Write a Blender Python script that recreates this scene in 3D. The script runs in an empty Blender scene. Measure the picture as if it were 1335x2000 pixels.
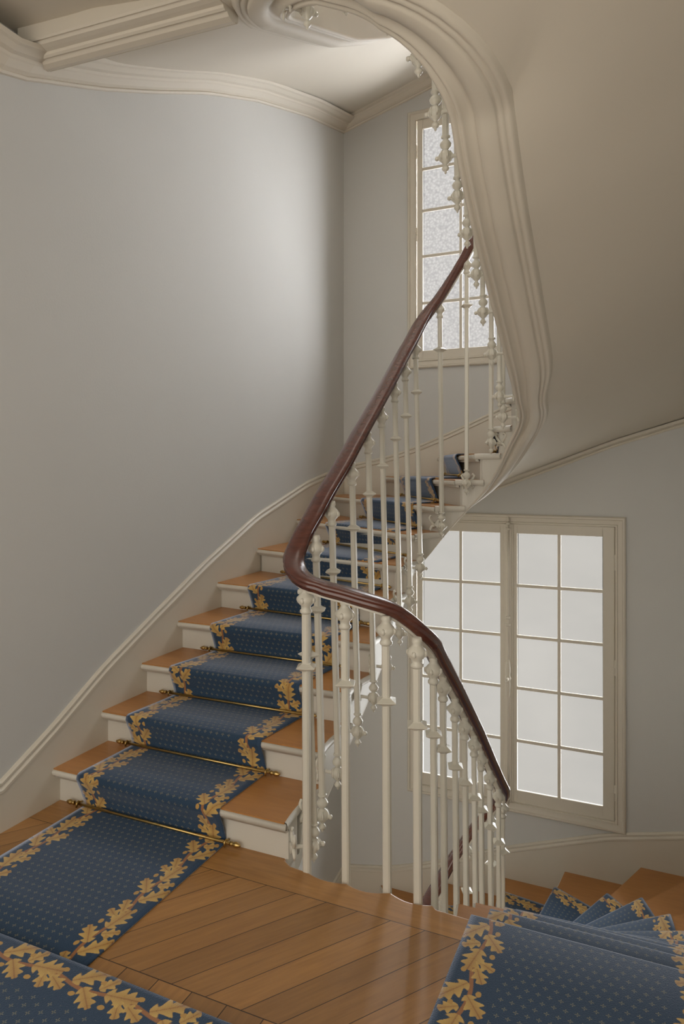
import bpy, bmesh, math, random
import numpy as np
from mathutils import Vector, Matrix
random.seed(4)
scene = bpy.context.scene
COL = scene.collection
PI = math.pi

# ---------------------------------------------------------------- camera, sky, sun, exposure
YAW = 24.1
cam_d = bpy.data.cameras.new('camera'); cam = bpy.data.objects.new('camera', cam_d); COL.objects.link(cam)
cam.location = (0, 0, 1.55); cam.rotation_euler = (math.radians(90), 0, math.radians(YAW))
cam_d.sensor_fit = 'VERTICAL'; cam_d.sensor_height = 36; cam_d.sensor_width = 24
cam_d.lens = 1340 / 2000 * 36; cam_d.shift_y = -87 / 2000
cam_d.clip_start = 0.05; cam_d.clip_end = 200
scene.camera = cam
world = bpy.data.worlds.new('sky'); scene.world = world; world.use_nodes = True
bg = world.node_tree.nodes['Background']
bg.inputs['Color'].default_value = (1.0, 0.93, 0.83, 1); bg.inputs['Strength'].default_value = 2.35

def sun(name, rot, strength, angle, color):
    d = bpy.data.lights.new(name, 'SUN'); d.energy = strength; d.angle = math.radians(angle); d.color = color
    o = bpy.data.objects.new(name, d); COL.objects.link(o)
    v = Vector(rot).normalized(); o.rotation_euler = v.to_track_quat('-Z', 'Y').to_euler(); o.location = (-1, 9, 6)
    return o
sun('daylight_through_windows', (-0.30, -1, -0.25), 58, 100, (1.0, 0.975, 0.93))
sun('added_upward_sun', (-0.1, -1, 0.40), 14, 130, (1.0, 0.98, 0.93))  # second sun added, aimed upward to brighten ceilings in place of ground bounce

scene.view_settings.view_transform = 'Standard'; scene.view_settings.look = 'None'
scene.view_settings.exposure = 0.0; scene.view_settings.gamma = 1.0
scene.view_settings.use_curve_mapping = False

# ---------------------------------------------------------------- plan of the stair well
H = 3.60; NR = 22; RISE = H / NR
XL, XR, YC = -1.22, -0.76, 3.93
R = (XR - XL) / 2; XC = (XL + XR) / 2
LS = YC - 2.33; LC = PI * R; T = 2 * LS + LC
RC = 0.11; YN = 2.365; FACE = 0.092; SA = YN + RC - 2.33
LLAND = PI * RC + (2 * R - 2 * RC); P = T - 2 * SA + LLAND
WL, WR, WF, YB = -2.52, 0.52, 5.67, -1.5

def path(s, off=0.0):
    """point on the well edge; s runs up the stair, off = distance outwards from the well; wraps every P"""
    while s < SA: s += P
    while s >= SA + P: s -= P
    if s < LS: return XL - off, 2.33 + s
    if s < LS + LC:
        th = (s - LS) / R
        return XC - (R + off) * math.cos(th), YC + (R + off) * math.sin(th)
    if s < T - SA: return XR + off, YC - (s - LS - LC)
    t = s - (T - SA); q = PI * RC / 2
    if t < q:
        th = t / RC
        return XR - RC + (RC + off) * math.cos(th), YN + RC - (RC + off) * math.sin(th)
    t -= q; m = 2 * R - 2 * RC
    if t < m: return XR - RC - t, YN - off
    th = (t - m) / RC
    return XL + RC - (RC + off) * math.sin(th), YN + RC - (RC + off) * math.cos(th)

def bpath(S, off):
    """string face and plaster band: they tighten a little where the well turns at the far end"""
    s = S % P; g = math.exp(-((s - 2.32) / .21) ** 2)
    return path(S, off - g * (.010 + .28 * (off - FACE)))
QL = WF - 2.33; QF = WR - WL; QT = 2 * QL + QF
def outer(q, inset=0.0):
    if q < QL: return WL + inset, 2.33 + q
    if q < QL + QF: return WL + (q - QL) , WF - inset
    return WR - inset, WF - (q - QL - QF)

def smooth_table(pts, w, x0, x1, n=1200):
    xs = np.linspace(x0, x1, n); ys = np.interp(xs, [p[0] for p in pts], [p[1] for p in pts])
    k = max(1, int(w / (x1 - x0) * n)); ker = np.hanning(k + 2); ker /= ker.sum()
    pad = len(ker) // 2
    e0 = ys[0] - (xs[1] - xs[0]) * np.arange(pad, 0, -1) * (ys[1] - ys[0]) / (xs[1] - xs[0])
    e1 = ys[-1] + np.arange(1, pad + 1) * (ys[-1] - ys[-2])
    yy = np.convolve(np.concatenate([e0, ys, e1]), ker, 'same')[pad:-pad]
    return lambda x: float(np.interp(x, xs, yy))

B0 = [(.14, -.10), (.35, .03), (.53, .126), (.92, .35), (1.11, .466), (1.5, .76), (1.753, 1.017), (1.83, 1.142), (1.9, 1.254), (2.015, 1.43), (2.08, 1.58), (2.14, 1.71), (2.25, 1.83), (2.35, 1.90), (2.5, 1.98),
      (2.66, 2.06), (2.92, 2.22), (3.2, 2.39), (3.45, 2.54), (3.62, 2.67), (3.72, 2.76), (3.80, 2.86), (3.84, 2.93), (3.90, 3.04), (3.96, 3.13), (4.04, 3.19), (4.16, 3.25), (4.30, 3.32)]
BU = [(.14, -.215), (.25, -.168), (.455, -.078), (.81, .08), (1.25, .34), (1.6, .59), (1.74, .74), (1.9, 1.0), (2.1, 1.4), (2.3, 1.7), (2.6, 2.0), (3.2, 2.4), (3.75, 2.8), (4.28, 3.32)]
_b = [(s - P, z - H) for s, z in B0] + B0 + [(s + P, z + H) for s, z in BU] + [(s + 2 * P, z + 2 * H) for s, z in B0[:4]]
bottom = smooth_table(_b, 0.11, -P, 2 * P + .3, 3000)          # lower edge of the string
R0 = [(.05, 1.13), (.12, 1.20), (.16, 1.27), (.34, 1.43), (.68, 1.69), (1.1, 2.0), (1.45, 2.27), (1.62, 2.42), (1.756, 2.585), (1.9, 2.83), (1.96, 2.94), (2.08, 3.10),
      (2.25, 3.27), (2.45, 3.44), (2.58, 3.56), (2.945, 3.88), (3.34, 4.20), (3.73, 4.50), (3.85, 4.59), (3.95, 4.64), (4.1, 4.68), (4.2, 4.70)]
rail_z = smooth_table([(s + n * P, z + n * H) for n in (-1, 0, 1) for s, z in R0], 0.10, -P, 2 * P, 3000)
P0 = [(.05, .06), (.2, .127), (.353, .235), (.574, .335), (.773, .43), (.958, .53), (1.155, .66), (1.328, .80), (1.516, .961), (1.771, 1.19), (1.929, 1.45),
      (2.093, 1.697), (2.25, 1.84), (2.407, 1.944), (2.612, 2.15), (2.821, 2.328), (2.966, 2.48), (3.15, 2.62), (3.325, 2.725), (3.515, 2.82), (3.662, 2.93),
      (3.846, 3.02), (3.95, 3.20), (4.12, 3.32), (4.21, 3.36)]
pend_z = lambda S: float(np.interp(S, [s + n * P for n in (-1, 0, 1) for s, z in P0], [z + n * H for n in (-1, 0, 1) for s, z in P0]))

SJ = [0, .025, .335, .64, .93, 1.20, 1.44, 1.63, 1.77, 1.87, 1.96, 2.05, 2.13, 2.22, 2.31, 2.41, 2.52, 2.66, 2.84, 3.06, 3.32, 3.61, 3.92]
QJ = [0, .02, .33, .625, .94, 1.34, 1.83, 2.42, 3.02, 3.71, 4.23, 4.76, 5.26, 5.81, 6.33, 7.15, 7.73, 8.16, 8.50, 8.80, 9.09, 9.385, 9.71]
def s2q(s): return float(np.interp(s, SJ[1:], QJ[1:]))
TREAD_OFF = 0.100
def inner(s, off=TREAD_OFF):
    """tread end; runs straight on at both landings instead of turning the corner"""
    if s < LS: return XL - off, 2.33 + s
    if s < LS + LC: return path(s, off)
    return XR + off, YC - (s - LS - LC)

# ---------------------------------------------------------------- materials
class E_:
    """tiny expression builder for math nodes"""
    nt = None
    def __init__(s, sock): s.k = sock
    @staticmethod
    def op(name, *a, clamp=False):
        n = E_.nt.nodes.new('ShaderNodeMath'); n.operation = name; n.use_clamp = clamp
        for i, v in enumerate(a):
            if isinstance(v, E_): E_.nt.links.new(v.k, n.inputs[i])
            else: n.inputs[i].default_value = float(v)
        return E_(n.outputs[0])
    def __add__(s, o): return E_.op('ADD', s, o)
    __radd__ = __add__
    def __sub__(s, o): return E_.op('SUBTRACT', s, o)
    def __rsub__(s, o): return E_.op('SUBTRACT', o, s)
    def __mul__(s, o): return E_.op('MULTIPLY', s, o)
    __rmul__ = __mul__
    def __truediv__(s, o): return E_.op('DIVIDE', s, o)
def f_abs(a): return E_.op('ABSOLUTE', a)
def f_sin(a): return E_.op('SINE', a)
def f_cos(a): return E_.op('COSINE', a)
def f_min(a, b): return E_.op('MINIMUM', a, b)
def f_max(a, b): return E_.op('MAXIMUM', a, b)
def f_floor(a): return E_.op('FLOOR', a)
def f_mod(a, b): return a - f_floor(a / b) * b
def f_sqrt(a): return E_.op('SQRT', f_max(a, 0.0))
def f_lt(a, b): return E_.op('LESS_THAN', a, b)
def f_gt(a, b): return E_.op('GREATER_THAN', a, b)
def f_step(a, w): return E_.op('ADD', a / w, 0.5, clamp=True)        # soft step of width w around a = 0

def mat(name, color=(.8, .8, .8), rough=.5, spec=.5, metal=0.0):
    m = bpy.data.materials.new(name); m.use_nodes = True; b = m.node_tree.nodes['Principled BSDF']
    b.inputs['Base Color'].default_value = (*color, 1); b.inputs['Roughness'].default_value = rough
    b.inputs['Specular IOR Level'].default_value = spec; b.inputs['Metallic'].default_value = metal
    return m, m.node_tree, b
def mixc(nt, fac, a, b):
    n = nt.nodes.new('ShaderNodeMix'); n.data_type = 'RGBA'
    if isinstance(fac, E_): nt.links.new(fac.k, n.inputs[0])
    elif hasattr(fac, 'links'): nt.links.new(fac, n.inputs[0])
    else: n.inputs[0].default_value = fac
    for i, v in ((6, a), (7, b)):
        if isinstance(v, tuple): n.inputs[i].default_value = (*v, 1)
        else: nt.links.new(v, n.inputs[i])
    return n.outputs[2]
def noise(nt, vec, scale, detail=4, rough=.55, dim=None):
    n = nt.nodes.new('ShaderNodeTexNoise'); n.inputs['Scale'].default_value = scale
    n.inputs['Detail'].default_value = detail; n.inputs['Roughness'].default_value = rough
    if vec is not None: nt.links.new(vec, n.inputs['Vector'])
    return n.outputs['Fac']
def coords(nt, which='Object', scale=None, rot=None):
    n = nt.nodes.new('ShaderNodeTexCoord').outputs[which]
    if scale or rot:
        mp = nt.nodes.new('ShaderNodeMapping'); nt.links.new(n, mp.inputs['Vector'])
        if scale: mp.inputs['Scale'].default_value = scale
        if rot: mp.inputs['Rotation'].default_value = rot
        return mp.outputs[0]
    return n
def bump(nt, b, h, strength, dist=.01):
    n = nt.nodes.new('ShaderNodeBump'); n.inputs['Strength'].default_value = strength; n.inputs['Distance'].default_value = dist
    nt.links.new(h, n.inputs['Height']); nt.links.new(n.outputs[0], b.inputs['Normal'])

def painted(name, c1, c2, rough, scale=3.0, bumpy=.08):
    m, nt, b = mat(name, c1, rough)
    v = coords(nt); nt.links.new(mixc(nt, noise(nt, v, scale), c1, c2), b.inputs['Base Color'])
    bump(nt, b, noise(nt, v, 90, 3), bumpy, .002)
    return m
M = {}
M['wall'] = painted('grey_wall_paint', (.56, .558, .535), (.595, .592, .57), .75, 1.2, .25)
M['plaster'] = painted('cream_plaster', (.63, .58, .49), (.67, .62, .53), .7, 1.0, .1)
M['cream'] = painted('cream_woodwork_paint', (.60, .555, .465), (.65, .60, .51), .42, 4.0, .06)
M['white'] = painted('ivory_stair_paint', (.60, .57, .50), (.66, .63, .56), .38, 5.0, .06)
M['iron'] = painted('ivory_iron_paint', (.62, .595, .51), (.68, .65, .565), .28, 12.0, .1)
M['dark'] = mat('gap_shade', (.06, .045, .03), .8)[0]  # shade of the window gaps as a flat dark colour

def brass():
    m, nt, b = mat('aged_brass', (.55, .38, .13), .32, .5, 1.0)
    nt.links.new(mixc(nt, noise(nt, coords(nt), 40), (.42, .27, .08), (.66, .48, .2)), b.inputs['Base Color'])
    return m
M['brass'] = brass()

def rail_wood():
    m, nt, b = mat('varnished_mahogany', (.09, .03, .02), .26, .6)
    n = noise(nt, coords(nt, 'Object', (3, 3, 14)), 6, 6)
    nt.links.new(mixc(nt, n, (.045, .012, .010), (.16, .05, .032)), b.inputs['Base Color'])
    b.inputs['Coat Weight'].default_value = .4; b.inputs['Coat Roughness'].default_value = .15
    return m
M['rail'] = rail_wood()

def tread_wood():
    m, nt, b = mat('varnished_oak_tread', (.33, .14, .04), .34, .5)
    n = noise(nt, coords(nt, 'Object', (1.2, 9, 6)), 5, 8, .6)
    n2 = noise(nt, coords(nt), 2.5, 3)
    c = mixc(nt, n, (.24, .09, .022), (.60, .27, .08))
    c = mixc(nt, n2, c, (.46, .22, .07))
    nt.links.new(c, b.inputs['Base Color']); bump(nt, b, n, .08, .003)
    return m
M['oak'] = tread_wood()

def parquet():
    m, nt, b = mat('oak_parquet', (.33, .16, .05), .33, .5)
    E_.nt = nt
    sp = nt.nodes.new('ShaderNodeSeparateXYZ'); nt.links.new(coords(nt), sp.inputs[0])
    x, y = E_(sp.outputs[0]), E_(sp.outputs[1])
    pitch = .122
    mid = f_gt(y, 1.67) * f_lt(y, 2.21); top = f_gt(y, 2.21)
    # diagonal boards in the field, square blocks below, one long plank at the edge
    u_mid = (x + 1.05) - (y - 2.21) * (.38 / .54)
    u_low = x + 1.05 + .06
    u = mid * u_mid + (1 - mid) * u_low
    idx = f_floor(u / pitch) + mid * 37.0
    fr = f_mod(u, pitch)
    gap = f_lt(f_min(fr, pitch - fr), .0016) * (1 - top)
    gap = f_max(gap, f_lt(f_abs(y - 1.67), .0016)); gap = f_max(gap, f_lt(f_abs(y - 2.21), .0014))
    idx = (1 - top) * idx + top * 99.0
    hsh = f_mod(f_sin(idx * 12.9898) * 43758.5, 1.0)
    along = mid * (y * .82 + x * .57) + (1 - mid) * ((1 - top) * y + top * x)
    cross = mid * u_mid + (1 - mid) * ((1 - top) * x + top * y)
    cb = nt.nodes.new('ShaderNodeCombineXYZ')
    nt.links.new((along * 1.6 + hsh * 9.0).k, cb.inputs[0]); nt.links.new((cross * 17.0).k, cb.inputs[1]); nt.links.new((hsh * 5.0).k, cb.inputs[2])
    g = noise(nt, cb.outputs[0], 3.2, 8, .62)
    wear = noise(nt, coords(nt), 3.0, 4)
    c = mixc(nt, g, (.20, .080, .020), (.56, .285, .085))
    tint = nt.nodes.new('ShaderNodeHueSaturation'); nt.links.new(c, tint.inputs['Color'])
    nt.links.new((hsh * .45 + .70).k, tint.inputs['Value'])
    c = mixc(nt, E_(wear) * .5, tint.outputs[0], (.33, .185, .075))
    c = mixc(nt, gap, c, (.03, .012, .005))
    nt.links.new(c, b.inputs['Base Color'])
    rr = E_(noise(nt, coords(nt), 14, 5)) * .22 + .22; nt.links.new(rr.k, b.inputs['Roughness'])
    hgt = E_(g) * .3 - gap * 1.0; bump(nt, b, hgt.k, .25, .003)
    return m
M['parquet'] = parquet()

CW = 0.76                                                        # width of the runner
def carpet():
    """blue runner: small pale crosses in the field, a garland of gold oak leaves along both sides (drawn in the weave, from UV in metres)"""
    m, nt, b = mat('blue_oak_leaf_carpet', (.03, .06, .12), .95, .1)
    E_.nt = nt
    sp = nt.nodes.new('ShaderNodeSeparateXYZ'); nt.links.new(coords(nt, 'UV'), sp.inputs[0])
    u, v = E_(sp.outputs[0]), E_(sp.outputs[1])
    fuzz = noise(nt, coords(nt, 'UV'), 260, 2)
    wob = (E_(fuzz) - .5) * .004
    side = f_gt(u, CW / 2)
    e = f_min(u, CW - u) + wob                                   # distance from the edge
    vv = v + side * .11 + wob
    L = .285
    leaf = None; shade = None
    cy = f_mod(vv, L)
    def one(px, py, ang, ln, wd, lobes):
        nonlocal leaf, shade
        ca, sa = math.cos(ang), math.sin(ang)
        for sh in (0.0, L, -L):
            if not (-ln < py + sh < L + ln): continue
            dx, dy = e - px, cy - (py + sh)
            a = (dx * ca + dy * sa) / ln; c_ = (dy * ca - dx * sa) / wd
            a2 = f_max(f_min(a, 1.0), 0.0)
            t = a2 - f_abs(c_) * .22
            prof = f_sqrt(f_sin(a2 * PI * .96 + .06)) * (f_cos(t * (2 * PI * lobes)) * .26 + .70)
            inside = f_step(prof - f_abs(c_), .10) * f_gt(a, 0.0) * f_lt(a, 1.0)
            rib = f_step(.055 - f_abs(c_), .06)
            vein = f_step(.12 - f_abs(f_cos(t * (PI * lobes))), .12) * .5
            s_ = inside * (.35 + .65 * f_abs(c_) + .25 * (1 - a2)) - rib * inside * .35 - vein * inside * .3
            leaf = inside if leaf is None else f_max(leaf, inside)
            shade = s_ if shade is None else f_max(shade, s_)
    one(.066, .020, math.radians(128), .115, .036, 3.2)
    one(.074, .070, math.radians(52), .090, .034, 3.0)
    one(.062, .120, math.radians(150), .062, .024, 2.4)
    one(.068, .150, math.radians(100), .105, .040, 3.2)
    one(.070, .200, math.radians(30), .066, .026, 2.4)
    one(.076, .235, math.radians(65), .070, .028, 2.6)
    stem_c = f_sin(vv * (2 * PI / L)) * .010 + .071
    stem = f_step(.0065 - f_abs(e - stem_c), .003)
    ac = None                                                    # acorns
    for (ax, ay) in ((.105, .055), (.036, .115), (.110, .170), (.040, .255)):
        dx, dy = (e - ax) / .0085, (cy - ay) / .0115
        o = f_step(1.0 - (dx * dx + dy * dy), .3); ac = o if ac is None else f_max(ac, o)
    # crosses in staggered rows
    pt = .032
    row = f_floor(v / pt); um = f_mod(u + f_mod(row, 2.0) * (pt / 2), pt) - pt / 2; vm = f_mod(v, pt) - pt / 2
    r_ = f_sqrt(um * um + vm * vm)
    arm = f_min(f_abs(um), f_abs(vm))
    cross = f_step(.0015 - arm, .0010) * f_lt(r_, .0075) * f_gt(r_, .0016)
    cross = cross * f_gt(e, .150)
    blue = mixc(nt, fuzz, (.022, .043, .082), (.050, .086, .138))
    c = mixc(nt, cross * .55, blue, (.33, .29, .17))
    edge = f_step(.016 - e, .004); c = mixc(nt, edge * .6, c, (.05, .085, .15))
    c = mixc(nt, stem, c, (.34, .155, .065))
    c = mixc(nt, ac, c, (.50, .30, .09))
    gold = mixc(nt, shade, (.33, .165, .06), (.62, .42, .14))
    c = mixc(nt, leaf, c, gold)
    nt.links.new(c, b.inputs['Base Color'])
    b.inputs['Sheen Weight'].default_value = .9; b.inputs['Sheen Roughness'].default_value = .35
    b.inputs['Sheen Tint'].default_value = (.75, .82, 1, 1)
    bump(nt, b, fuzz, .5, .003)
    return m
M['carpet'] = carpet()

def glass(name, hammered):
    m = bpy.data.materials.new(name); m.use_nodes = True; nt = m.node_tree; nt.nodes.clear()
    out = nt.nodes.new('ShaderNodeOutputMaterial')
    tr = nt.nodes.new('ShaderNodeBsdfTransparent'); tl = nt.nodes.new('ShaderNodeBsdfTranslucent')
    gl = nt.nodes.new('ShaderNodeBsdfGlossy'); gl.inputs['Roughness'].default_value = .25
    tl.inputs[0].default_value = (.85, .87, .9, 1)
    mx = nt.nodes.new('ShaderNodeMixShader'); m2 = nt.nodes.new('ShaderNodeMixShader')
    v = coords(nt)
    if hammered:
        vo = nt.nodes.new('ShaderNodeTexVoronoi'); vo.inputs['Scale'].default_value = 48; nt.links.new(v, vo.inputs['Vector'])
        fac = E_; E_.nt = nt; f = E_(vo.outputs['Distance'])
        nt.links.new(mixc(nt, f, (.56, .57, .59), (.44, .45, .47)), tr.inputs[0])
    else:
        E_.nt = nt; f = E_(noise(nt, coords(nt, 'Object', (1, 1, 2.5)), 2.2, 5))
        nt.links.new(mixc(nt, f, (.49, .498, .505), (.455, .465, .475)), tr.inputs[0])
    mx.inputs[0].default_value = .003; nt.links.new(tr.outputs[0], mx.inputs[1]); nt.links.new(tl.outputs[0], mx.inputs[2])
    m2.inputs[0].default_value = .04; nt.links.new(mx.outputs[0], m2.inputs[1]); nt.links.new(gl.outputs[0], m2.inputs[2])
    nt.links.new(m2.outputs[0], out.inputs[0])
    return m
M['frosted'] = glass('frosted_glass', False); M['hammered'] = glass('hammered_glass', True)

# ---------------------------------------------------------------- mesh helpers
def tag(o, label=None, cat=None, group=None, kind=None):
    if label: o['label'] = label
    if cat: o['category'] = cat
    if group: o['group'] = group
    if kind: o['kind'] = kind
    return o
def empty(name, loc, label=None, cat=None, group=None, kind=None):
    o = bpy.data.objects.new(name, None); COL.objects.link(o); o.location = loc; o.empty_display_size = .1
    return tag(o, label, cat, group, kind)
class MB:
    """collects geometry for one mesh; coordinates are world coordinates"""
    def __init__(s): s.v = []; s.f = []; s.mi = []; s.uv = {}; s.sm = []
    def quad(s, a, b, c, d, mi=0, smooth=False):
        n = len(s.v); s.v += [a, b, c, d]; s.f.append((n, n + 1, n + 2, n + 3)); s.mi.append(mi); s.sm.append(smooth)
    def poly(s, pts, mi=0):
        n = len(s.v); s.v += list(pts); s.f.append(tuple(range(n, n + len(pts)))); s.mi.append(mi); s.sm.append(False)
    def grid(s, rows, mi=0, smooth=True, close=False, caps=False):
        n = len(s.v); m = len(rows[0])
        for r in rows: s.v += list(r)
        for i in range(len(rows) - 1):
            for j in range(m if close else m - 1):
                k = (j + 1) % m
                s.f.append((n + i * m + j, n + i * m + k, n + (i + 1) * m + k, n + (i + 1) * m + j)); s.mi.append(mi); s.sm.append(smooth)
        if caps:
            s.f.append(tuple(n + j for j in range(m))[::-1]); s.mi.append(mi); s.sm.append(False)
            e = n + (len(rows) - 1) * m; s.f.append(tuple(e + j for j in range(m))); s.mi.append(mi); s.sm.append(False)
    def box(s, x0, x1, y0, y1, z0, z1, mi=0):
        p = [(x, y, z) for z in (z0, z1) for x, y in ((x0, y0), (x1, y0), (x1, y1), (x0, y1))]
        n = len(s.v); s.v += p
        for f in ((3, 2, 1, 0), (4, 5, 6, 7), (0, 1, 5, 4), (1, 2, 6, 5), (2, 3, 7, 6), (3, 0, 4, 7)):
            s.f.append(tuple(n + i for i in f)); s.mi.append(mi); s.sm.append(False)
    def prism(s, poly, z0, z1, top=0, side=0):
        """poly counter-clockwise"""
        s.poly([(x, y, z1) for x, y in poly], top); s.poly([(x, y, z0) for x, y in poly][::-1], side)
        for i in range(len(poly)):
            (x0, y0), (x1, y1) = poly[i], poly[(i + 1) % len(poly)]
            s.quad((x0, y0, z0), (x1, y1, z0), (x1, y1, z1), (x0, y0, z1), side)
    def lathe(s, prof, c, n=12, axis='z', mi=0, sq=False):
        """prof: (r, h); sq = square section, for the bars and collars"""
        rows = []
        for r, h in prof:
            row = []
            for k in range(4 if sq else n):
                a = 2 * PI * (k + (.5 if sq else 0)) / (4 if sq else n); rr = r * (1.414 if sq else 1)
                x, y = rr * math.cos(a), rr * math.sin(a)
                row.append((c[0] + x, c[1] + y, c[2] + h) if axis == 'z' else ((c[0] + h, c[1] + x, c[2] + y) if axis == 'x' else (c[0] + x, c[1] + h, c[2] + y)))
            rows.append(row)
        s.grid(rows, mi, not sq, True, True)
    def tube(s, pts, radii, n=8, mi=0):
        pts = [Vector(p) for p in pts]; rows = []
        if not hasattr(radii, '__len__'): radii = [radii] * len(pts)
        t0 = (pts[1] - pts[0]).normalized(); ref = Vector((0, 0, 1)) if abs(t0.z) < .9 else Vector((1, 0, 0))
        a = t0.cross(ref).normalized()
        for i, p in enumerate(pts):
            t = (pts[min(i + 1, len(pts) - 1)] - pts[max(i - 1, 0)]).normalized()
            a = (a - t * a.dot(t)).normalized(); bb = t.cross(a)
            rows.append([tuple(p + (a * math.cos(2 * PI * k / n) + bb * math.sin(2 * PI * k / n)) * radii[i]) for k in range(n)])
        s.grid(rows, mi, True, True, True)
    def build(s, name, mats, parent=None, fix=True):
        me = bpy.data.meshes.new(name)
        off = Vector(parent.matrix_world.translation) if parent else Vector((0, 0, 0))
        if parent:
            off = Vector((0, 0, 0)); q = parent
            while q: off += q.location; q = q.parent
        me.from_pydata([tuple(Vector(p) - off) for p in s.v], [], s.f)
        for m in (mats if isinstance(mats, (list, tuple)) else [mats]): me.materials.append(m)
        me.polygons.foreach_set('material_index', s.mi); me.polygons.foreach_set('use_smooth', s.sm)
        if fix:
            bm = bmesh.new(); bm.from_mesh(me); bmesh.ops.remove_doubles(bm, verts=bm.verts, dist=1e-5)
            bmesh.ops.recalc_face_normals(bm, faces=bm.faces); bm.to_mesh(me); bm.free()
        me.update()
        o = bpy.data.objects.new(name, me); COL.objects.link(o)
        if parent: o.parent = parent
        return o

def bevel(o, w=.004, seg=2):
    m = o.modifiers.new('bevel', 'BEVEL'); m.width = w; m.segments = seg; m.limit_method = 'ANGLE'; m.angle_limit = math.radians(40)
    return o

# ---------------------------------------------------------------- the shell: walls
W1 = dict(z0=-1.25, z1=1.17, x0=-1.91, x1=-.16); W2 = dict(z0=2.40, z1=4.62, x0=-1.91, x1=-.16)
ZB, ZT = -3.9, 7.6
mb = MB(); mb.box(WL - .15, WL, YB, WF + .3, ZB, ZT); tag(mb.build('wall_left', M['wall']), kind='structure')
mb = MB(); mb.box(WR, WR + .15, YB, WF + .3, ZB, ZT); tag(mb.build('wall_right', M['wall']), kind='structure')
mb = MB()
mb.box(WL, W1['x0'] + .05, WF, WF + .14, ZB, ZT); mb.box(W1['x1'] - .05, WR, WF, WF + .14, ZB, ZT)
xa, xb = W1['x0'] + .05, W1['x1'] - .05
mb.box(xa, xb, WF, WF + .14, ZB, W1['z0'] + .05); mb.box(xa, xb, WF, WF + .14, W1['z1'] - .05, W2['z0'] + .05); mb.box(xa, xb, WF, WF + .14, W2['z1'] - .05, ZT)
tag(mb.build('wall_far', M['wall']), kind='structure')

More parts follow.
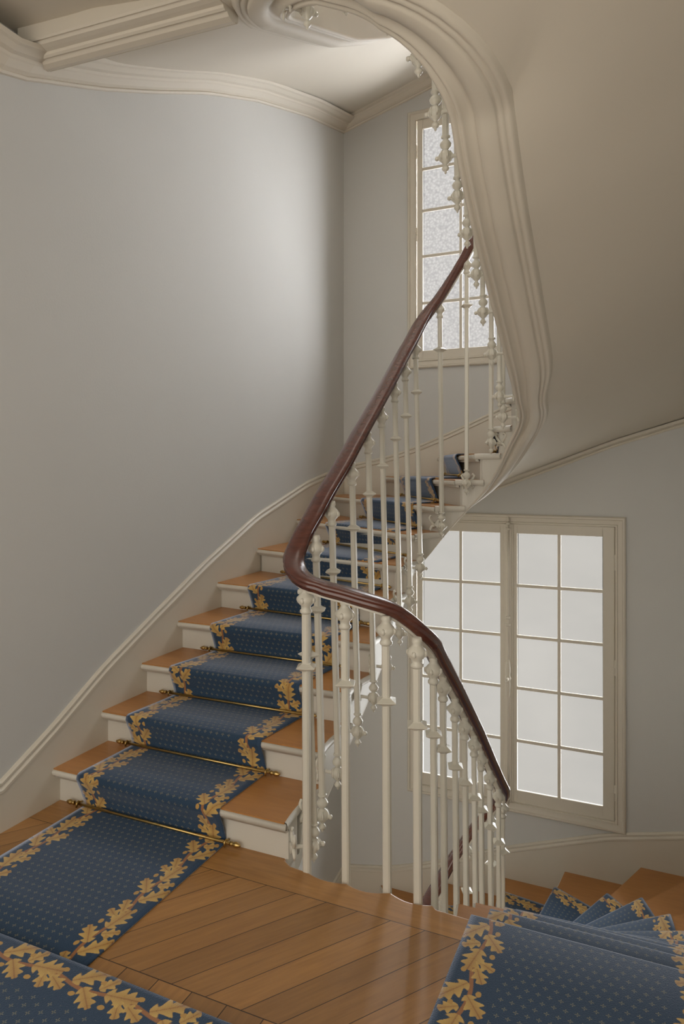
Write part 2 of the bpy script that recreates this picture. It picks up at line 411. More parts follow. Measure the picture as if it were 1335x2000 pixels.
# ---------------------------------------------------------------- windows
def window(name, x0, x1, z0, z1, panes_z, gl):
    root = empty(name, ((x0 + x1) / 2, WF, z0), kind='structure')
    # moulded architrave: mitred rings
    prof = [(0, 0), (0, -.016), (.010, -.026), (.022, -.026), (.028, -.016), (.060, -.012), (.064, -.020), (.074, -.020), (.078, -.006), (.080, .10)]
    mb = MB(); rows = []
    for cx, cz, sx, sz in ((x0, z0, 1, 1), (x1, z0, -1, 1), (x1, z1, -1, -1), (x0, z1, 1, -1), (x0, z0, 1, 1)):
        rows.append([(cx + sx * d, WF + y, cz + sz * d) for d, y in prof])
    mb.grid(rows, smooth=False); mb.build('architrave', M['cream'], root)
    ix0, ix1, iz0, iz1 = x0 + .080, x1 - .080, z0 + .075, z1 - .075
    cxm = (ix0 + ix1) / 2 - .01
    mb = MB()   # dark strips: shade of the gap round the leaves put into colour, block stray sun
    for a in ((ix0 - .01, ix1 + .01, iz1 - .004, iz1 + .012), (ix0 - .01, ix1 + .01, iz0 - .012, iz0 + .004)): mb.box(a[0], a[1], WF + .019, WF + .06, a[2], a[3])
    mb.box(ix0 - .01, ix0 + .004, WF + .019, WF + .06, iz0, iz1); mb.box(ix1 - .004, ix1 + .01, WF + .019, WF + .06, iz0, iz1)
    mb.build('gap_shade_strips', M['dark'], root)
    pz0, pz1, bars = panes_z
    for (a, b, p0, p1, mu) in ((ix0, cxm - .002, ix0 + .055, cxm - .068, None), (cxm + .002, ix1, cxm + .068, ix1 - .085, None)):
        lf = MB(); ys = WF - .004
        lf.box(a + .003, p0, ys, ys + .022, iz0 + .003, iz1 - .003); lf.box(p1, b - .001, ys, ys + .022, iz0 + .003, iz1 - .003)
        lf.box(p0, p1, ys, ys + .022, iz0 + .003, pz0); lf.box(p0, p1, ys, ys + .022, pz1, iz1 - .003)
        leaf = bevel(lf.build('casement', M['cream'], root), .006, 2)
        pm = (p0 + p1) / 2
        mn = MB(); mn.box(pm - .013, pm + .013, ys + .003, ys + .019, pz0 - .002, pz1 + .002)
        for z in bars: mn.box(p0 - .002, p1 + .002, ys + .004, ys + .019, z - .013, z + .013)
        bevel(mn.build('glazing_bars', M['cream'], leaf), .004, 2)
        pn = MB()
        pn.box(p0 - .004, p1 + .004, ys + .019, ys + .022, pz0 - .004, pz1 + .004)
        pn.build('pane', gl, leaf)
    # astragal on the meeting stiles with the espagnolette rod
    am = MB(); am.box(cxm - .026, cxm + .026, WF - .024, WF - .004, iz0 + .004, iz1 - .004); am.box(cxm - .040, cxm + .040, WF - .012, WF - .003, iz0 + .004, iz1 - .004)
    bevel(am.build('meeting_stile', M['cream'], root), .008, 3)
    rd = MB(); rd.lathe([(.0075, iz0 - .01 - 0), (.0075, iz1 + .03)], (cxm, WF - .033, 0), 10)
    for zz in (iz1 - .01, iz1 - .055, (z0 + z1) / 2 + .36, (z0 + z1) / 2 + .30, iz0 + .12, iz0 + .02): rd.lathe([(.015, zz), (.019, zz + .006), (.019, zz + .016), (.015, zz + .022)], (cxm, WF - .031, 0), 12)
    rd.lathe([(.010, iz1 + .02), (.015, iz1 + .03), (.010, iz1 + .05), (.002, iz1 + .055)], (cxm, WF - .033, 0), 10)
    rod = rd.build('espagnolette_bolt', M['cream'], root)
    hb = MB(); zc = (z0 + z1) / 2 - .12
    hb.lathe([(.010, zc - .16), (.018, zc - .13), (.022, zc - .06), (.018, zc - .02), (.026, zc), (.018, zc + .02), (.022, zc + .06), (.018, zc + .12), (.010, zc + .15)], (cxm, WF - .033, 0), 12)
    hb.lathe([(.012, 0), (.014, -.02), (.006, -.03), (.014, -.038), (.014, -.052), (.004, -.058)], (cxm, WF - .045, zc), 10, 'y')
    hb.build('bolt_handle', M['cream'], rod)
    for zz in (z0 + .30, (z0 + z1) / 2 + .05, z1 - .35):
        for xx in (ix0 - .004, ix1 + .004):
            h = MB(); h.lathe([(.003, -.062), (.009, -.055), (.009, -.001), (.011, 0), (.009, .001), (.009, .055), (.003, .062)], (xx, WF - .008, zz), 10)
            h.build('hinge', M['cream'], root)
    # timber lining of the opening and the outer sill
    ln = MB(); ln.box(x0 + .02, x0 + .07, WF + .06, WF + .14, z0 + .03, z1 - .03); ln.box(x1 - .07, x1 - .02, WF + .06, WF + .14, z0 + .03, z1 - .03)
    ln.box(x0 + .07, x1 - .07, WF + .06, WF + .14, z1 - .07, z1 - .03); ln.box(x0 + .07, x1 - .07, WF + .06, WF + .15, z0 + .03, z0 + .07)
    ln.build('lining', M['cream'], root)
    return root
window('window_1', W1['x0'], W1['x1'], W1['z0'], W1['z1'], (-1.07, 1.013, (.59, .177, -.242, -.67)), M['frosted'])
window('window_2', W2['x0'], W2['x1'], W2['z0'], W2['z1'], (2.555, 4.46, (4.115, 3.757, 3.364, 2.962)), M['hammered'])

# ---------------------------------------------------------------- skirtings and cornices that climb with the stair
SK = [(-.26, .215), (.02, .36), (.34, .55), (.73, .74), (1.22, .97), (1.83, 1.22), (2.62, 1.44), (3.20, 1.54), (3.49, 1.59), (3.78, 1.65), (4.08, 1.75), (4.42, 1.89),
      (4.76, 2.04), (5.55, 2.32), (6.10, 2.45), (6.38, 2.53), (7.15, 2.78), (7.73, 3.0), (8.16, 3.16), (8.5, 3.29), (8.8, 3.43), (9.1, 3.57), (9.4, 3.70), (9.72, 3.80)]
CO = [(-.26, -.38), (.02, -.28), (.34, -.15), (.73, .03), (1.22, .27), (1.83, .52), (2.62, .78), (3.33, .965), (4.13, 1.18), (4.63, 1.33), (5.24, 1.56), (5.6, 1.70),
      (6.08, 1.85), (6.38, 1.93), (7.15, 2.2), (7.73, 2.4), (8.16, 2.55), (8.5, 2.68), (8.8, 2.81), (9.09, 2.94), (9.38, 3.07), (9.72, 3.21)]
sk_z = smooth_table(SK, .25, -.26, 9.72, 1500); co_z = smooth_table(CO, .25, -.26, 9.72, 1500)
def q_samples(a, b, step=.05): n = max(2, int((b - a) / step)); return [a + (b - a) * i / n for i in range(n + 1)]
SKP = [(0, .006), (.010, .004), (.017, -.004), (.017, -.014), (.010, -.020), (.014, -.026), (.022, -.034), (.022, -.046), (.015, -.052)]
def skirting(name, a, b, lv, label=None):
    mb = MB(); rows = []
    for q in q_samples(a, b):
        z = sk_z(q) + lv * H; rows.append([(*outer(q, d), z + dz) for d, dz in SKP] + [(*outer(q, .015), z - .52), (*outer(q, 0), z - .52)])
    mb.grid(rows, smooth=False, close=True, caps=True)
    tag(mb.build(name, M['cream']), kind='structure')
CRN = [(0, 0), (.014, .002), (.020, .012), (.014, .020), (.030, .030), (.055, .055), (.062, .060), (.066, .072), (.088, .078), (.110, .095), (.125, .100), (.132, .118)]
THN = [(0, 0), (.010, .0), (.018, .008), (.018, .016), (.010, .022), (.022, .028), (.034, .034), (.040, .046), (.050, .056)]
def cornice(name, a, b, lv, prof):
    mb = MB(); rows = []
    for q in q_samples(a, b):
        z = co_z(q) + lv * H
        rows.append([(*(outer(q, d)), z + dz) for d, dz in prof])
    mb.grid(rows, smooth=False)
    tag(mb.build(name, M['plaster']), kind='structure')
n = 0
for lv in (-1, 0):
    skirting('baseboard_left', -.26, QL - .0001, lv); skirting('baseboard_far', QL, QL + QF - .0001, lv); skirting('baseboard_right', QL + QF, QT, lv)
for lv, prof in ((0, THN), (1, CRN)):
    for a, b in ((.0, QL - .0001), (QL, QL + QF - .0001), (QL + QF, QT)):
        n += 1; cornice('trim_%d' % n, a, b, lv, prof)
# flat runs beside the landings
mb = MB()
for lv in (0,):
    rows = []
    for y in (YB, 2.07):
        z = sk_z(-.26) + lv * H; rows.append([(WL + d, y, z + dz) for d, dz in SKP] + [(WL + .015, y, lv * H - .02), (WL, y, lv * H - .02)])
    mb.grid(rows, smooth=False, close=True, caps=True)
tag(mb.build('baseboard_landing', M['cream']), kind='structure')
mb = MB(); rows = []
for y in (YB, 1.2, 1.5, 1.75, 1.95, 2.07, 2.2, 2.33):
    z = H + float(np.interp(y, [1.2, 1.95, 2.07, 2.2, 2.33], [-.36, -.375, -.375, -.34, co_z(0)])); rows.append([(WL + d, y, z + dz) for d, dz in CRN])
mb.grid(rows, smooth=False); n += 1; tag(mb.build('trim_%d' % n, M['plaster']), kind='structure')
# the stepped beam moulding where the landing ceiling meets the rising soffit
def beam(z, y0, x0, x1, skew):
    mb = MB()
    prof = [(.00, .10), (.00, .020), (.006, .012), (.012, .018), (.018, .012), (.024, .004), (.045, .000), (.066, -.002), (.070, -.012), (.080, -.018), (.090, -.012), (.093, -.014),
            (.105, -.026), (.130, -.032), (.152, -.028), (.156, -.018), (.164, -.022), (.172, -.014), (.176, .10)]
    mb.grid([[(x, y0 + sk + d, z + dz) for d, dz in prof] for x, sk in ((x0, 0), (x1, skew))], smooth=False, close=True, caps=True)
    return mb
n += 1; tag(beam(3.365, 2.135, WL + .03, -1.52, .06).build('trim_%d' % n, M['plaster']), kind='structure')

# ---------------------------------------------------------------- floors and landing ceiling
EDGE = 2.33
def landing(name, z, mats, x0=WL, x1=WR):
    # front edge scalloped around the balusters
    pts = [(x0, YB), (x1, YB), (x1, EDGE)]
    pts += [(-.56, EDGE), (-.68, EDGE + .004)]
    cusps = [(-.70, EDGE + .022), (-.86, EDGE + .028), (-1.03, EDGE + .012), (-1.22, EDGE + .03)]
    for (xa_, ya), (xb_, yb) in zip(cusps[:-1], cusps[1:]):
        for k in range(8):
            t = k / 8; pts.append((xa_ + (xb_ - xa_) * t, ya + (yb - ya) * t - .022 * math.sin(PI * t)))
    pts += [(-1.22, EDGE + .02), (-1.27, EDGE + .025), (-1.31, EDGE + .05), (-1.315, EDGE + .07), (x0, EDGE + .07)]
    mb = MB(); mb.prism(pts, z - .035, z, 0, 1)
    o = mb.build(name, mats); tag(o, kind='structure'); return bevel(o, .008, 3)
landing('floor', 0.0, [M['parquet'], M['oak']])
landing('floor_upper', H, [M['parquet'], M['oak']])
mb = MB(); mb.box(WL, WR, YB, 2.40, -H - .1, -H); mb.box(WL, WR, 2.40, WF, -H - .1, -H - .02); tag(mb.build('floor_lower', M['parquet']), kind='structure')

ZLC = -.225                                                        # landing ceiling below the floor above it
def sheet_point(S):
    """outer edge and its height for the plaster underside, for any position along the whole stair"""
    lv = math.floor((S - .10) / P); s = S - lv * P; base = (lv + 1) * H
    if s <= 3.72: q = s2q(s); return outer(q), co_z(q) + lv * H + (.055 if lv <= 0 else .115)
    t = (s - 3.72) / (P + .10 - 3.72); zc = base + ZLC; tt = [0, .09, .17, .28, .5, .78, 1]
    pts = [outer(s2q(3.72)), (WR, 2.0), (WR, 1.5), (WR, .8), (-.99, 1.0), (WL, 1.0), outer(s2q(.10))]
    zz = [co_z(s2q(3.72)) + lv * H + .055, zc - .02, zc + .06, zc + .07, zc + .03, zc + .01, co_z(s2q(.10)) + base + (.115 if lv >= 0 else .055)]
    return (float(np.interp(t, tt, [p[0] for p in pts])), float(np.interp(t, tt, [p[1] for p in pts]))), float(np.interp(t, tt, zz))
DS = P / 260; KN = 12
def _sheet():
    n0, n1 = int(round((-P + .10) / DS)), int(round((2 * P + .10) / DS))
    G = []
    for i in range(n0, n1 + 1):
        S = i * DS + (.10 - round(.10 / DS) * DS); a = bpath(S, .318); za = bottom(S) + .035; (bx, by), zb = sheet_point(S + 1e-6)
        G.append([(a[0] + (bx - a[0]) * k / KN, a[1] + (by - a[1]) * k / KN, za + (zb - za) * k / KN) for k in range(KN + 1)])
    G = np.array(G); w = np.hanning(47); w /= w.sum()
    Sm = G.copy()
    for k in range(1, KN):
        for c in range(3):
            pad = np.concatenate([np.full(23, G[0, k, c]), G[:, k, c], np.full(23, G[-1, k, c])]); Sm[:, k, c] = np.convolve(pad, w, 'valid')
    mixw = np.array([min(1, 3.0 * min(k, KN - k) / KN) for k in range(KN + 1)])[None, :, None]
    return n0, G * (1 - mixw) + Sm * mixw
SH0, SHEET = _sheet()
def sheet(mb, Sa, Sb):
    i0 = int(round(Sa / DS)) - SH0; i1 = int(round(Sb / DS)) - SH0
    mb.grid([[tuple(p) for p in SHEET[i]] for i in range(max(0, i0), min(len(SHEET) - 1, i1) + 1)])
for lv, nm in ((-1, 'ceiling_lower'), (0, 'ceiling')):
    mb = MB(); zc = (lv + 1) * H + ZLC
    sheet(mb, lv * P + 3.72, lv * P + P + .10)
    mb.grid([[(WL, YB, zc), (WR, YB, zc)], [(WL, 1.0, zc + .01), (WR, .8, zc + .07)]])
    tag(mb.build(nm, M['plaster']), kind='structure')

# ---------------------------------------------------------------- the flights
BAND = [(FACE + (o_ - .07) * .82, z_) for o_, z_ in [(.07, .0), (.070, -.010), (.080, -.017), (.092, -.014), (.098, -.004), (.104, .000), (.108, -.010), (.122, -.012), (.126, -.004), (.150, .012), (.172, .018), (.176, .008),
        (.180, -.004), (.215, -.012), (.262, -.010), (.272, -.002), (.276, .010), (.284, .004), (.296, .002), (.304, .010), (.308, .016), (.318, .008), (.332, .010), (.340, .022), (.350, .036)]]
def flight(lv, label, s_end_extra):
    root = empty('staircase', (-1.9, 2.36, lv * H), label, 'staircase')
    z0 = lv * H
    for j in range(1, NR):
        z = z0 + j * RISE
        sa, sb, qa, qb = SJ[j], SJ[j + 1], QJ[j], QJ[j + 1]
        back_s, back_q = min(sb + .045, T), min(qb + .045, QT)
        ni = 8
        ins = []
        for k in range(ni + 1):
            t = k / ni; s = sa + (back_s - sa) * t
            ins.append(inner(s, TREAD_OFF - .022 + .018 * math.sin(PI * min(1, t * 1.05)) if sb - sa > .15 else TREAD_OFF - .02))
        outs = []
        for q in [qa] + [c for c in (QL, QL + QF) if qa < c < back_q] + [back_q]: outs.append(outer(q, .012))
        # forward direction of the nosing
        A_, B_ = Vector(ins[0]), Vector(outs[0]); d = (B_ - A_).normalized(); nrm = Vector((d.y, -d.x))
        back_mid = (Vector(ins[-1]) + Vector(outs[-1])) / 2
        if nrm.dot(back_mid - (A_ + B_) / 2) > 0: nrm = -nrm               # points down the stair
        # wooden board (set back a little from the white nose)
        polyw = [tuple(A_ + nrm * .005)] + ins[1:] + outs[::-1][:-1] + [tuple(B_ + nrm * .005)]
        def ccw(pl):
            ar = sum(pl[i][0] * pl[(i + 1) % len(pl)][1] - pl[(i + 1) % len(pl)][0] * pl[i][1] for i in range(len(pl)))
            return pl if ar > 0 else pl[::-1]
        mb = MB(); mb.prism(ccw(polyw), z - .006, z)
        tr = mb.build('tread', M['oak'], root)
        mb = MB()
        polyn = ins + outs[::-1]
        def shrink(p): return p
        mb.prism(ccw(polyn), z - .036, z - .0062)
        rows = []
        for (fx, fz) in ((-.006, -.0062), (.006, -.0062), (.011, -.009), (.014, -.012), (.015, -.019), (.012, -.028), (.006, -.034), (-.004, -.036), (-.006, -.046), (-.020, -.050), (-.030, -.050)):
            a = A_ + nrm * fx; b = B_ + nrm * fx
            ext = d * (-.010 if fx > 0 else 0)
            rows.append([(a.x + ext.x, a.y + ext.y, z + fz), (b.x, b.y, z + fz)])
        mb.grid(rows, smooth=True)
        mb.poly([r[0] for r in rows])
        # nosing return along the end of the tread
        if True:
            rr = []
            for k in range(ni + 1):
                x, y = ins[k]
                t = max(0, min(ni, k)); p0 = Vector(ins[max(0, k - 1)]); p1 = Vector(ins[min(ni, k + 1)]); tg = (p1 - p0).normalized(); nn = Vector((tg.y, -tg.x))
                if nn.dot(Vector((XC, min(y, YC))) - Vector((x, y))) < 0: nn = -nn
                rr.append([(x + nn.x * a, y + nn.y * a, z + b) for a, b in ((0, -.0), (.008, -.004), (.011, -.018), (.008, -.032), (0, -.036))])
            mb.grid(rr)
        mb.build('nosing', M['white'], tr)
    for j in range(1, NR + 1):
        z = z0 + j * RISE
        if j == NR: a0, b0 = inner(SJ[j] - .0, .08), outer(QJ[j] - .0, .012)
        else: a0, b0 = inner(SJ[j], .08), outer(QJ[j], .012)
        A_, B_ = Vector(a0), Vector(b0); d = (B_ - A_).normalized(); nrm = Vector((d.y, -d.x))
        ref = Vector(inner(min(SJ[j] + .1, T - .001), .3)) - Vector(inner(SJ[j], .3)) if j < NR else Vector((0, -1))
        if nrm.dot(ref) < 0: nrm = -nrm                                     # points up the stair
        mb = MB(); f0, f1 = nrm * .034, nrm * .052
        pl = [tuple(A_ + f0), tuple(B_ + f0), tuple(B_ + f1), tuple(A_ + f1)]
        ar = sum(pl[i][0] * pl[(i + 1) % 4][1] - pl[(i + 1) % 4][0] * pl[i][1] for i in range(4))
        mb.prism(pl if ar > 0 else pl[::-1], z - RISE + .0005, z - .036)
        mb.build('riser', M['white'], root)
    # string: stepped top, sweeping lower edge, real thickness
    mb = MB(); rows = []
    ss = []
    def ztop(s):
        if s < SA: return z0 - .036
        if s > 3.87 - .033: return z0 + H - .036
        if s > SJ[NR - 1]: return z0 + (NR - 1) * RISE - .034
        for j in range(1, NR):
            if s < SJ[j + 1]: return z0 + j * RISE - .034
        return z0 + H - .036
    edges = []
    for j in range(1, NR + 1): edges += [SJ[j] + .033 - 1e-4, SJ[j] + .033 + 1e-4]
    fine = [i * .035 for i in range(int((P) / .035) + 1)]
    s_lo, s_hi = SA - .10, SA + P - .10
    ss = sorted([s for s in edges + fine if s_lo <= s <= min(s_hi, T + .1)] + [s for s in fine if T + .1 < s < s_hi] + [s_lo, s_hi])
    def wp(s, off): return bpath(s, off)
    for s in ss:
        S = s + lv * P; zt = ztop(s - .033); zb = bottom(S)
        rows.append([(*wp(s, FACE), zb), (*wp(s, FACE), zt), (*wp(s, FACE + .05), zt), (*wp(s, FACE + .05), zb)])
    mb.grid(rows, smooth=False, close=True, caps=True)
    # short straight piece that carries the end of the first tread beside the landing edge
    mb.box(XL - FACE - .05, XL - FACE, 2.33 + .06, YN + RC + .01, z0 - .20, z0 + RISE - .036)
    mb.box(XR + FACE, XR + FACE + .05, 2.33 + .01, YN + RC + .01, z0 + H - RISE - .24, z0 + H - RISE - .036)
    o = mb.build('string', M['white'], root)
    # moulded band under the string and the plaster soffit
    mb = MB(); rows = []
    for i in range(241):
        s = SA - .1 + P * i / 240; zb = bottom(s + lv * P)
        rows.append([(*bpath(s, o_), zb + dz) for o_, dz in BAND])
    mb.grid(rows); mb.build('soffit_molding', M['plaster'], root)
    mb = MB()
    sheet(mb, lv * P + .10, lv * P + 3.72)
    mb.build('soffit', M['plaster'], root)
    return root
flight(0, 'winding white staircase rising from the landing along the left wall, open on the well side', 0)
flight(-1, 'lower winding staircase falling away at the bottom right behind the landing edge', 0)
flight(1, 'uppermost winding staircase, only its pale underside and curled string showing at the top', 0)

# ---------------------------------------------------------------- balustrade
BS = [.075, .2, .353, .574, .773, .958, 1.155, 1.328, 1.516, 1.771, 1.929, 2.093, 2.25, 2.407, 2.612, 2.821, 2.966, 3.15, 3.325, 3.515, 3.662, 3.83, 3.955, 4.12, P + .045]
bal = empty('balustrade', (XC, YN, 0), 'ivory iron balusters under a dark red-brown handrail that winds all round the open well', 'stair railing')
def rail_xy(S, off=0.0):
    return path(S, off)
mb = MB(); rows = []
def rail_pt(S):
    m = (S % P); w = .19 * max(0, 1 - abs(m - 3.88) / .45) + .02
    n_ = 9; o = rail_off(S); ax = ay = 0
    for i in range(n_):
        q = path(S + w * (i / (n_ - 1) * 2 - 1), o); ax += q[0] / n_; ay += q[1] / n_
    return ax, ay
RP = [(-.026, -.030), (-.030, -.016), (-.036, -.010), (-.030, -.004), (-.036, .006), (-.038, .016), (-.030, .026), (-.016, .032), (0, .034), (.016, .032), (.030, .026), (.038, .016),
      (.036, .006), (.030, -.004), (.036, -.010), (.030, -.016), (.026, -.030), (.012, -.034), (-.012, -.034)]
RO = [(.0, .04), (.09, .085), (.25, .065), (.5, .05), (1.4, .045), (1.8, .02), (2.2, .0), (2.6, -.012), (3.6, -.012), (3.85, .0), (4.0, .0), (4.15, .02), (P, .04)]
_ro = smooth_table([(s_ + n_ * P, o_) for n_ in (-1, 0, 1) for s_, o_ in RO], .12, -P, 2 * P, 2000)
def rail_off(S): return _ro(S)
def rail_frame(S):
    e = .02
    p0, p1 = rail_pt(S - e), rail_pt(S + e); tg = Vector((p1[0] - p0[0], p1[1] - p0[1], rail_z(S + e) - rail_z(S - e)))
    p = rail_pt(S); th = Vector((tg.x, tg.y, 0)).normalized(); side = Vector((th.y, -th.x, 0)); tg.normalize(); up = side.cross(tg).normalized()
    if up.z < 0: up = -up
    return Vector((p[0], p[1], rail_z(S))), side, up
nst = 700
S0, S1 = -P + .2, P + 1.2
for i in range(nst + 1):
    S = S0 + (S1 - S0) * i / nst; p, sd, up = rail_frame(S)
    rows.append([tuple(p + sd * a * 1.12 + up * (b * .80 - .006)) for a, b in RP])
mb.grid(rows, close=True, caps=True)
hr = mb.build('handrail', M['rail'], bal); hr['label'] = 'dark red-brown varnished wooden handrail'
mb = MB(); rows = []
for i in range(nst + 1):
    S = S0 + (S1 - S0) * i / nst; p, sd, up = rail_frame(S)
    rows.append([tuple(p + sd * a + up * b) for a, b in ((-.013, -.033), (.013, -.033), (.013, -.041), (-.013, -.041))])
mb.grid(rows, smooth=False, close=True, caps=True); mb.build('core_rail', M['iron'], bal)

def baluster(S, heavy):
    if heavy and S % P < .05: return _baluster(S, heavy, 3.30 + (S // P - 1) * H)
    return _baluster(S, heavy, pend_z(S))
def _baluster(S, heavy, zp):
    x, y = path(S, 0)
    if S % P < .06: x, y = XL + .022, YN - .013
    elif heavy and abs(S % P - 3.83) < .03: x, y = -.752, YN - .013
    zr = rail_z(S) - .038
    p0, p1 = path(S - .01, 0), path(S + .01, 0); tg = Vector((p1[0] - p0[0], p1[1] - p0[1], 0)).normalized()
    pn = path(S, .1); out = (Vector((pn[0], pn[1], 0)) - Vector((x, y, 0))).normalized()      # towards the string
    ang = math.atan2(tg.y, tg.x)
    if heavy: ang = 0.0
    hw = .0145 if heavy else .0126
    def rot(mb, n0):
        for i in range(n0, len(mb.v)):
            vx, vy, vz = mb.v[i]; dx, dy = vx - x, vy - y
            mb.v[i] = (x + dx * math.cos(ang) - dy * math.sin(ang), y + dx * math.sin(ang) + dy * math.cos(ang), vz)
    mb = MB()
    rx, ry = path(S, min(rail_off(S), .03))
    if heavy: rx, ry = x - .008, y + .004
    k = 1.12 if heavy else 1.0
    # square bar with chamfered edges, leaning very slightly to meet the rail
    zb = zp + .086
    prof = [(-1, -.6), (-.6, -1), (.6, -1), (1, -.6), (1, .6), (.6, 1), (-.6, 1), (-1, .6)]
    rows = []
    for t in (0, 1):
        zc = zb + (zr - .09 - zb) * t
        rows.append([(x + hw * a, y + hw * b, zc) for a, b in prof])
    mb.grid(rows, smooth=False, close=True, caps=True)
    rot(mb, 0)
    # shift tops towards the rail
    for i in range(len(mb.v)):
        vx, vy, vz = mb.v[i]; t = max(0, (vz - zb) / (zr - zb)); mb.v[i] = (vx + (rx - x) * t, vy + (ry - y) * t, vz)
    b = mb.build('baluster', M['iron'], bal)
    cp = MB()
    tc = (zr - .06 - zb) / (zr - zb); cx, cy = x + (rx - x) * tc, y + (ry - y) * tc
    cp.lathe([(.017 * k, -.105), (.021 * k, -.100), (.021 * k, -.092), (.016 * k, -.086), (.017 * k, -.076), (.029 * k, -.062), (.032 * k, -.050), (.028 * k, -.038), (.017 * k, -.026), (.014 * k, -.018), (.017 * k, -.010), (.014 * k, .004)], (cx, cy, zr), 14)
    for a in (0, PI / 2, PI, 3 * PI / 2):
        dx, dy = math.cos(a + ang), math.sin(a + ang)
        cp.lathe([(.001, -.012), (.008, -.008), (.010, 0), (.008, .008), (.001, .012)], (cx + dx * .028 * k, cy + dy * .028 * k, zr - .052), 8)
    cp.build('capital', M['iron'], b)
    cl = MB(); zc = zr - (.30 if not heavy else .31); tcc = (zc - zb) / (zr - zb); cx, cy = x + (rx - x) * tcc, y + (ry - y) * tcc
    n0 = len(cl.v)
    cl.lathe([(hw * 1.02, -.016), (hw * 1.2, -.012), (.024 * k, -.006), (.031 * k, -.001), (.031 * k, .002), (.022 * k, .008), (hw * 1.15, .013), (hw * 1.02, .016)], (cx, cy, zc), sq=True)
    for i in range(n0, len(cl.v)):
        vx, vy, vz = cl.v[i]; dx, dy = vx - cx, vy - cy; aa = ang + .35
        cl.v[i] = (cx + dx * math.cos(aa) - dy * math.sin(aa), cy + dx * math.sin(aa) + dy * math.cos(aa), vz)
    cl.build('collar', M['iron'], b)
    # pendant: ring, bulb, leafy knob held to the string by an arm, small drop
    pd = MB()
    pd.lathe([(r_ * .78, h_ * .74) for r_, h_ in [(.014, .120), (.024, .116), (.024, .108), (.014, .104), (.015, .094), (.024, .084), (.031, .070), (.027, .056), (.015, .044), (.013, .038), (.022, .032), (.030, .022), (.036, .004), (.030, -.014), (.020, -.030),
              (.010, -.040), (.009, -.046), (.016, -.054), (.020, -.064), (.014, -.074), (.006, -.080), (.007, -.086), (.001, -.094)]], (x, y, zp), 14)
    for a in range(6):
        aa = ang + PI / 6 + a * PI / 3; dx, dy = math.cos(aa), math.sin(aa)
        c0 = Vector((x, y, zp))
        pd.tube([c0 + Vector((dx * .019, dy * .019, .024)), c0 + Vector((dx * .025, dy * .025, .010)), c0 + Vector((dx * .028, dy * .028, -.002)), c0 + Vector((dx * .021, dy * .021, -.015))], [.002, .0055, .006, .002], 6)
    kd = -out
    pd.lathe([(.001, -.010), (.008, -.006), (.010, 0), (.008, .006), (.001, .010)], (x + kd.x * .036, y + kd.y * .036, zp), 8)
    pend = pd.build('pendant', M['iron'], b)
    am = MB(); c0 = Vector((x, y, zp))
    am.tube([c0 + out * .012, c0 + out * .045, c0 + out * .07, c0 + out * (FACE - .008), c0 + out * (FACE + .002)], [.009, .0075, .008, .012, .022], 10)
    for sg in (-1, 1):                                                    # two curled leaves on the string face
        q = c0 + out * (FACE - .010)
        am.tube([q, q + tg * .014 * sg + Vector((0, 0, .012)), q + tg * .030 * sg + Vector((0, 0, .030)), q + tg * .040 * sg + Vector((0, 0, .048)), q + tg * .030 * sg + Vector((0, 0, .060)), q + tg * .020 * sg + Vector((0, 0, .052))],
                [.009, .009, .008, .007, .006, .004], 8)
        am.tube([q, q + tg * .022 * sg - Vector((0, 0, .008)), q + tg * .034 * sg - Vector((0, 0, .022)), q + tg * .028 * sg - Vector((0, 0, .036))], [.009, .008, .006, .003], 8)
    am.build('bracket', M['iron'], b)
for lv in (-1, 0, 1):
    for s in BS:
        if lv == 1 and s > 2.9: continue
        if lv == -1 and s < 1.5: continue
        if lv == 1 or rail_z(s + lv * P) > -2.2: baluster(s + lv * P, 3.80 < s)

# ---------------------------------------------------------------- runners
CO_PTS = [(-2.35, 0.5), (-2.35, 1.4), (-2.35, 2.0), (-2.35, 2.33), (-2.34, 2.7), (-2.31, 3.0), (-2.27, 3.3), (-2.25, 3.7), (-2.21, 4.1), (-2.11, 4.6), (-1.90, 5.03), (-1.55, 5.33), (-1.12, 5.46), (-.69, 5.42),
          (-.33, 5.25), (-.05, 4.98), (.11, 4.61), (.175, 4.2), (.20, 3.7), (.20, 3.2), (.20, 2.7), (.20, 2.33), (.20, 1.8), (.20, 1.2), (.20, .5)]
def catmull(pts, n=16):
    P_ = [Vector(p) for p in pts]; P_ = [P_[0] * 2 - P_[1]] + P_ + [P_[-1] * 2 - P_[-2]]; out = []
    for i in range(1, len(P_) - 2):
        for k in range(n):
            t = k / n; a, b, c, d = P_[i - 1:i + 3]
            out.append(.5 * ((2 * b) + (c - a) * t + (2 * a - 5 * b + 4 * c - d) * t * t + (3 * b - a - 3 * c + d) * t ** 3))
    out.append(P_[-2]); return out
co = catmull(CO_PTS)
def offs(pl, d):
    out = []
    for i, p in enumerate(pl):
        t = (pl[min(i + 1, len(pl) - 1)] - pl[max(i - 1, 0)]).normalized(); out.append(p + Vector((t.y, -t.x)) * d)
    return out
ci = offs(co, CW)
def on_line(curve, j):
    """where a lengthwise thread of the runner crosses the nosing line j"""
    a, b = Vector(inner(SJ[j], .0)), Vector(outer(QJ[j], 0)); d = b - a; nn = Vector((-d.y, d.x)).normalized()
    best = None
    for i in range(len(curve) - 1):
        f0, f1 = nn.dot(curve[i] - a), nn.dot(curve[i + 1] - a)
        if f0 * f1 <= 0 and f0 != f1:
            t = f0 / (f0 - f1); p = curve[i] + (curve[i + 1] - curve[i]) * t; fr = (p - a).dot(d) / d.length_squared
            if -.2 < fr < 1.3:
                return p
    return None
NW = 30
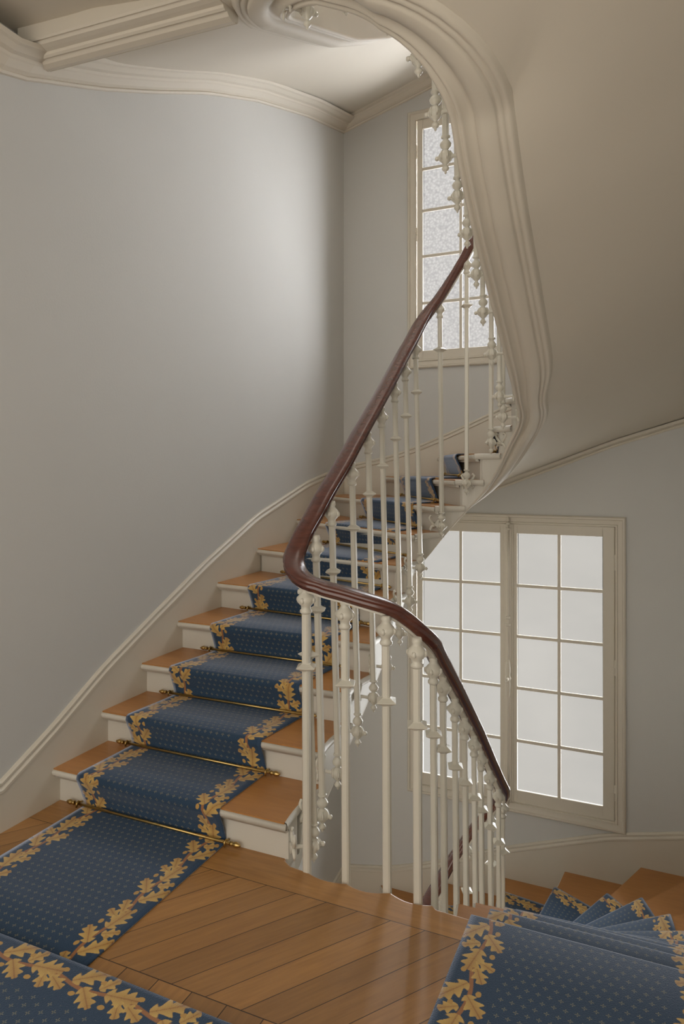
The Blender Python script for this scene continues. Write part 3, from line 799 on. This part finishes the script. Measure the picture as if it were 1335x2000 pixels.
def runner(name, label, lv, j0, j1, lead, tail, v0=0.0):
    """carpet over steps j0..j1 of a flight; lead/tail = flat points before and after (toward the camera on the landings)"""
    cols = []
    th = .009
    for w in range(NW + 1):
        f = w / NW
        curve = [co[i] + (ci[i] - co[i]) * f for i in range(len(co))]
        pts = []
        x_l = co[0].x + (ci[0].x - co[0].x) * f
        nos = [on_line(curve, j) for j in range(j0, j1 + 1)]
        dirs = []
        for i, p in enumerate(nos):
            a = nos[max(i - 1, 0)]; b = nos[min(i + 1, len(nos) - 1)]
            j = j0 + i; A_, B_ = Vector(inner(SJ[j], 0)), Vector(outer(QJ[j], 0)); dd = (B_ - A_).normalized(); nn = Vector((dd.y, -dd.x))
            if nn.dot(b - a) < 0: nn = -nn
            dirs.append(nn)
        if lead is not None:
            x = nos[0].x
            for y in lead: pts.append((x, y, lv * H + th))
        for i, (p, d) in enumerate(zip(nos, dirs)):
            z = lv * H + (j0 + i) * RISE; zl = z - RISE
            if not (lead is None and i == 0):
                q = p + d * .030; pts.append((q.x - d.x * .012, q.y - d.y * .012, zl + th)); pts.append((q.x, q.y, zl + th + .008)); 
            q = p + d * .006; 
            pts.append((q.x, q.y, z - RISE * .5)) ; q = p - d * .018
            pts.append((p.x - d.x * .016, p.y - d.y * .016, z - .034)); pts.append((p.x - d.x * .0235, p.y - d.y * .0235, z - .016)); pts.append((p.x - d.x * .018, p.y - d.y * .018, z + th * .3)); pts.append((p.x - d.x * .004, p.y - d.y * .004, z + th))
            if i < len(nos) - 1:
                nx = nos[i + 1] + dirs[i + 1] * .0
                for t in (.33, .66): m_ = p.lerp(nx, t); pts.append((m_.x, m_.y, z + th))
        if tail is not None:
            x = nos[-1].x
            for y in tail: pts.append((x, y, lv * H + j1 * RISE + th))
        cols.append(pts)
    m = len(cols[0]); mid = cols[NW // 2]; vs = [v0]
    for k in range(1, m): vs.append(vs[-1] + (Vector(mid[k]) - Vector(mid[k - 1])).length)
    me = bpy.data.meshes.new(name); verts = [p for c in cols for p in c]; faces = []; uvs = []
    for w in range(NW):
        for k in range(m - 1):
            faces.append((w * m + k, (w + 1) * m + k, (w + 1) * m + k + 1, w * m + k + 1))
            uvs += [(w / NW * CW, vs[k]), ((w + 1) / NW * CW, vs[k]), ((w + 1) / NW * CW, vs[k + 1]), (w / NW * CW, vs[k + 1])]
    me.from_pydata(verts, [], faces); uvl = me.uv_layers.new(name='UVMap')
    for i, uv in enumerate(uvs): uvl.data[i].uv = uv
    me.polygons.foreach_set('use_smooth', [True] * len(faces)); me.materials.append(M['carpet']); me.update()
    o = bpy.data.objects.new(name, me); COL.objects.link(o)
    so = o.modifiers.new('thickness', 'SOLIDIFY'); so.thickness = .007; so.offset = -1
    tag(o, label, 'carpet')
    return o
runner('stair_runner', 'blue stair carpet with gold oak leaf borders climbing the left flight from the landing', 0, 1, 15, [1.45, 1.8, 2.1], None)
runner('stair_runner', 'blue stair carpet with gold oak leaf borders going down at the bottom right', -1, 8, 22, None, [2.1, 1.8, 1.4, .9], .12)
# landing runner lying crosswise in the foreground
def flat_runner():
    me = bpy.data.meshes.new('landing_runner'); xs = np.linspace(-2.46, -.60, 60); verts = []; faces = []; uvs = []
    ws = [0, .008, .02, .05, .1, .2, .3, .4, .5, .6, .7, .74, .76]
    for x in xs:
        for w in ws:
            zz = .020 + .004 * math.sin(x * 3) if w > .004 else .013
            verts.append((x, 1.592 - w, zz))
    m = len(ws)
    for i in range(len(xs) - 1):
        for k in range(m - 1):
            faces.append((i * m + k, i * m + k + 1, (i + 1) * m + k + 1, (i + 1) * m + k))
            for a, b in ((i, k), (i, k + 1), (i + 1, k + 1), (i + 1, k)): uvs.append((ws[b], xs[a] + 3))
    me.from_pydata(verts, [], faces); uvl = me.uv_layers.new(name='UVMap')
    for i, uv in enumerate(uvs): uvl.data[i].uv = uv
    me.polygons.foreach_set('use_smooth', [True] * len(faces)); me.materials.append(M['carpet']); me.update()
    o = bpy.data.objects.new('landing_runner', me); COL.objects.link(o)
    so = o.modifiers.new('thickness', 'SOLIDIFY'); so.thickness = .010; so.offset = 1
    tag(o, 'blue landing carpet with gold oak leaf border lying crosswise in the bottom left corner', 'carpet')
flat_runner()

# ---------------------------------------------------------------- brass stair rods
ORD = ['first', 'second', 'third', 'fourth', 'fifth', 'sixth', 'seventh', 'eighth', 'ninth', 'tenth', 'eleventh', 'twelfth']
for j in range(1, 13):
    a, b = on_line(co, j), on_line(ci, j)
    A_, B_ = Vector(inner(SJ[j], 0)), Vector(outer(QJ[j], 0)); d = (B_ - A_).normalized(); nn = Vector((d.y, -d.x))
    if nn.dot(Vector(inner(SJ[j] + .1, .4)) - Vector(inner(SJ[j], .4))) < 0: nn = -nn
    z = (j - 1) * RISE + .022
    ax = (a - b).normalized()
    p0 = a + ax * .05 + nn * .006; p1 = b - ax * .05 + nn * .006
    root = empty('stair_rod', (*((p0 + p1) / 2), z), 'brass rod holding the carpet at the foot of the %s step up from the landing' % ORD[j - 1], 'stair rod', 'brass rods across the stair carpet')
    mb = MB(); mb.tube([(p0.x, p0.y, z), (p1.x, p1.y, z)], .0062, 10); mb.build('rod', M['brass'], root)
    for p, sg in ((p0, 1), (p1, -1)):
        f = MB(); q = [Vector((p.x, p.y, z)) + Vector((ax.x, ax.y, 0)) * sg * t for t in (-.012, -.006, 0, .008, .014, .022, .030, .036)]
        f.tube(q, [.009, .0095, .007, .010, .0115, .009, .006, .0015], 10); f.build('finial', M['brass'], root)
        e = p - ax * sg * .034
        k_ = MB(); k_.tube([(e.x - nn.x * .012, e.y - nn.y * .012, z - .012), (e.x - nn.x * .010, e.y - nn.y * .010, z + .006), (e.x, e.y, z + .011), (e.x + nn.x * .010, e.y + nn.y * .010, z + .004), (e.x + nn.x * .022, e.y + nn.y * .022, z + .002)], .0045, 8)
        k_.build('bracket', M['brass'], root)
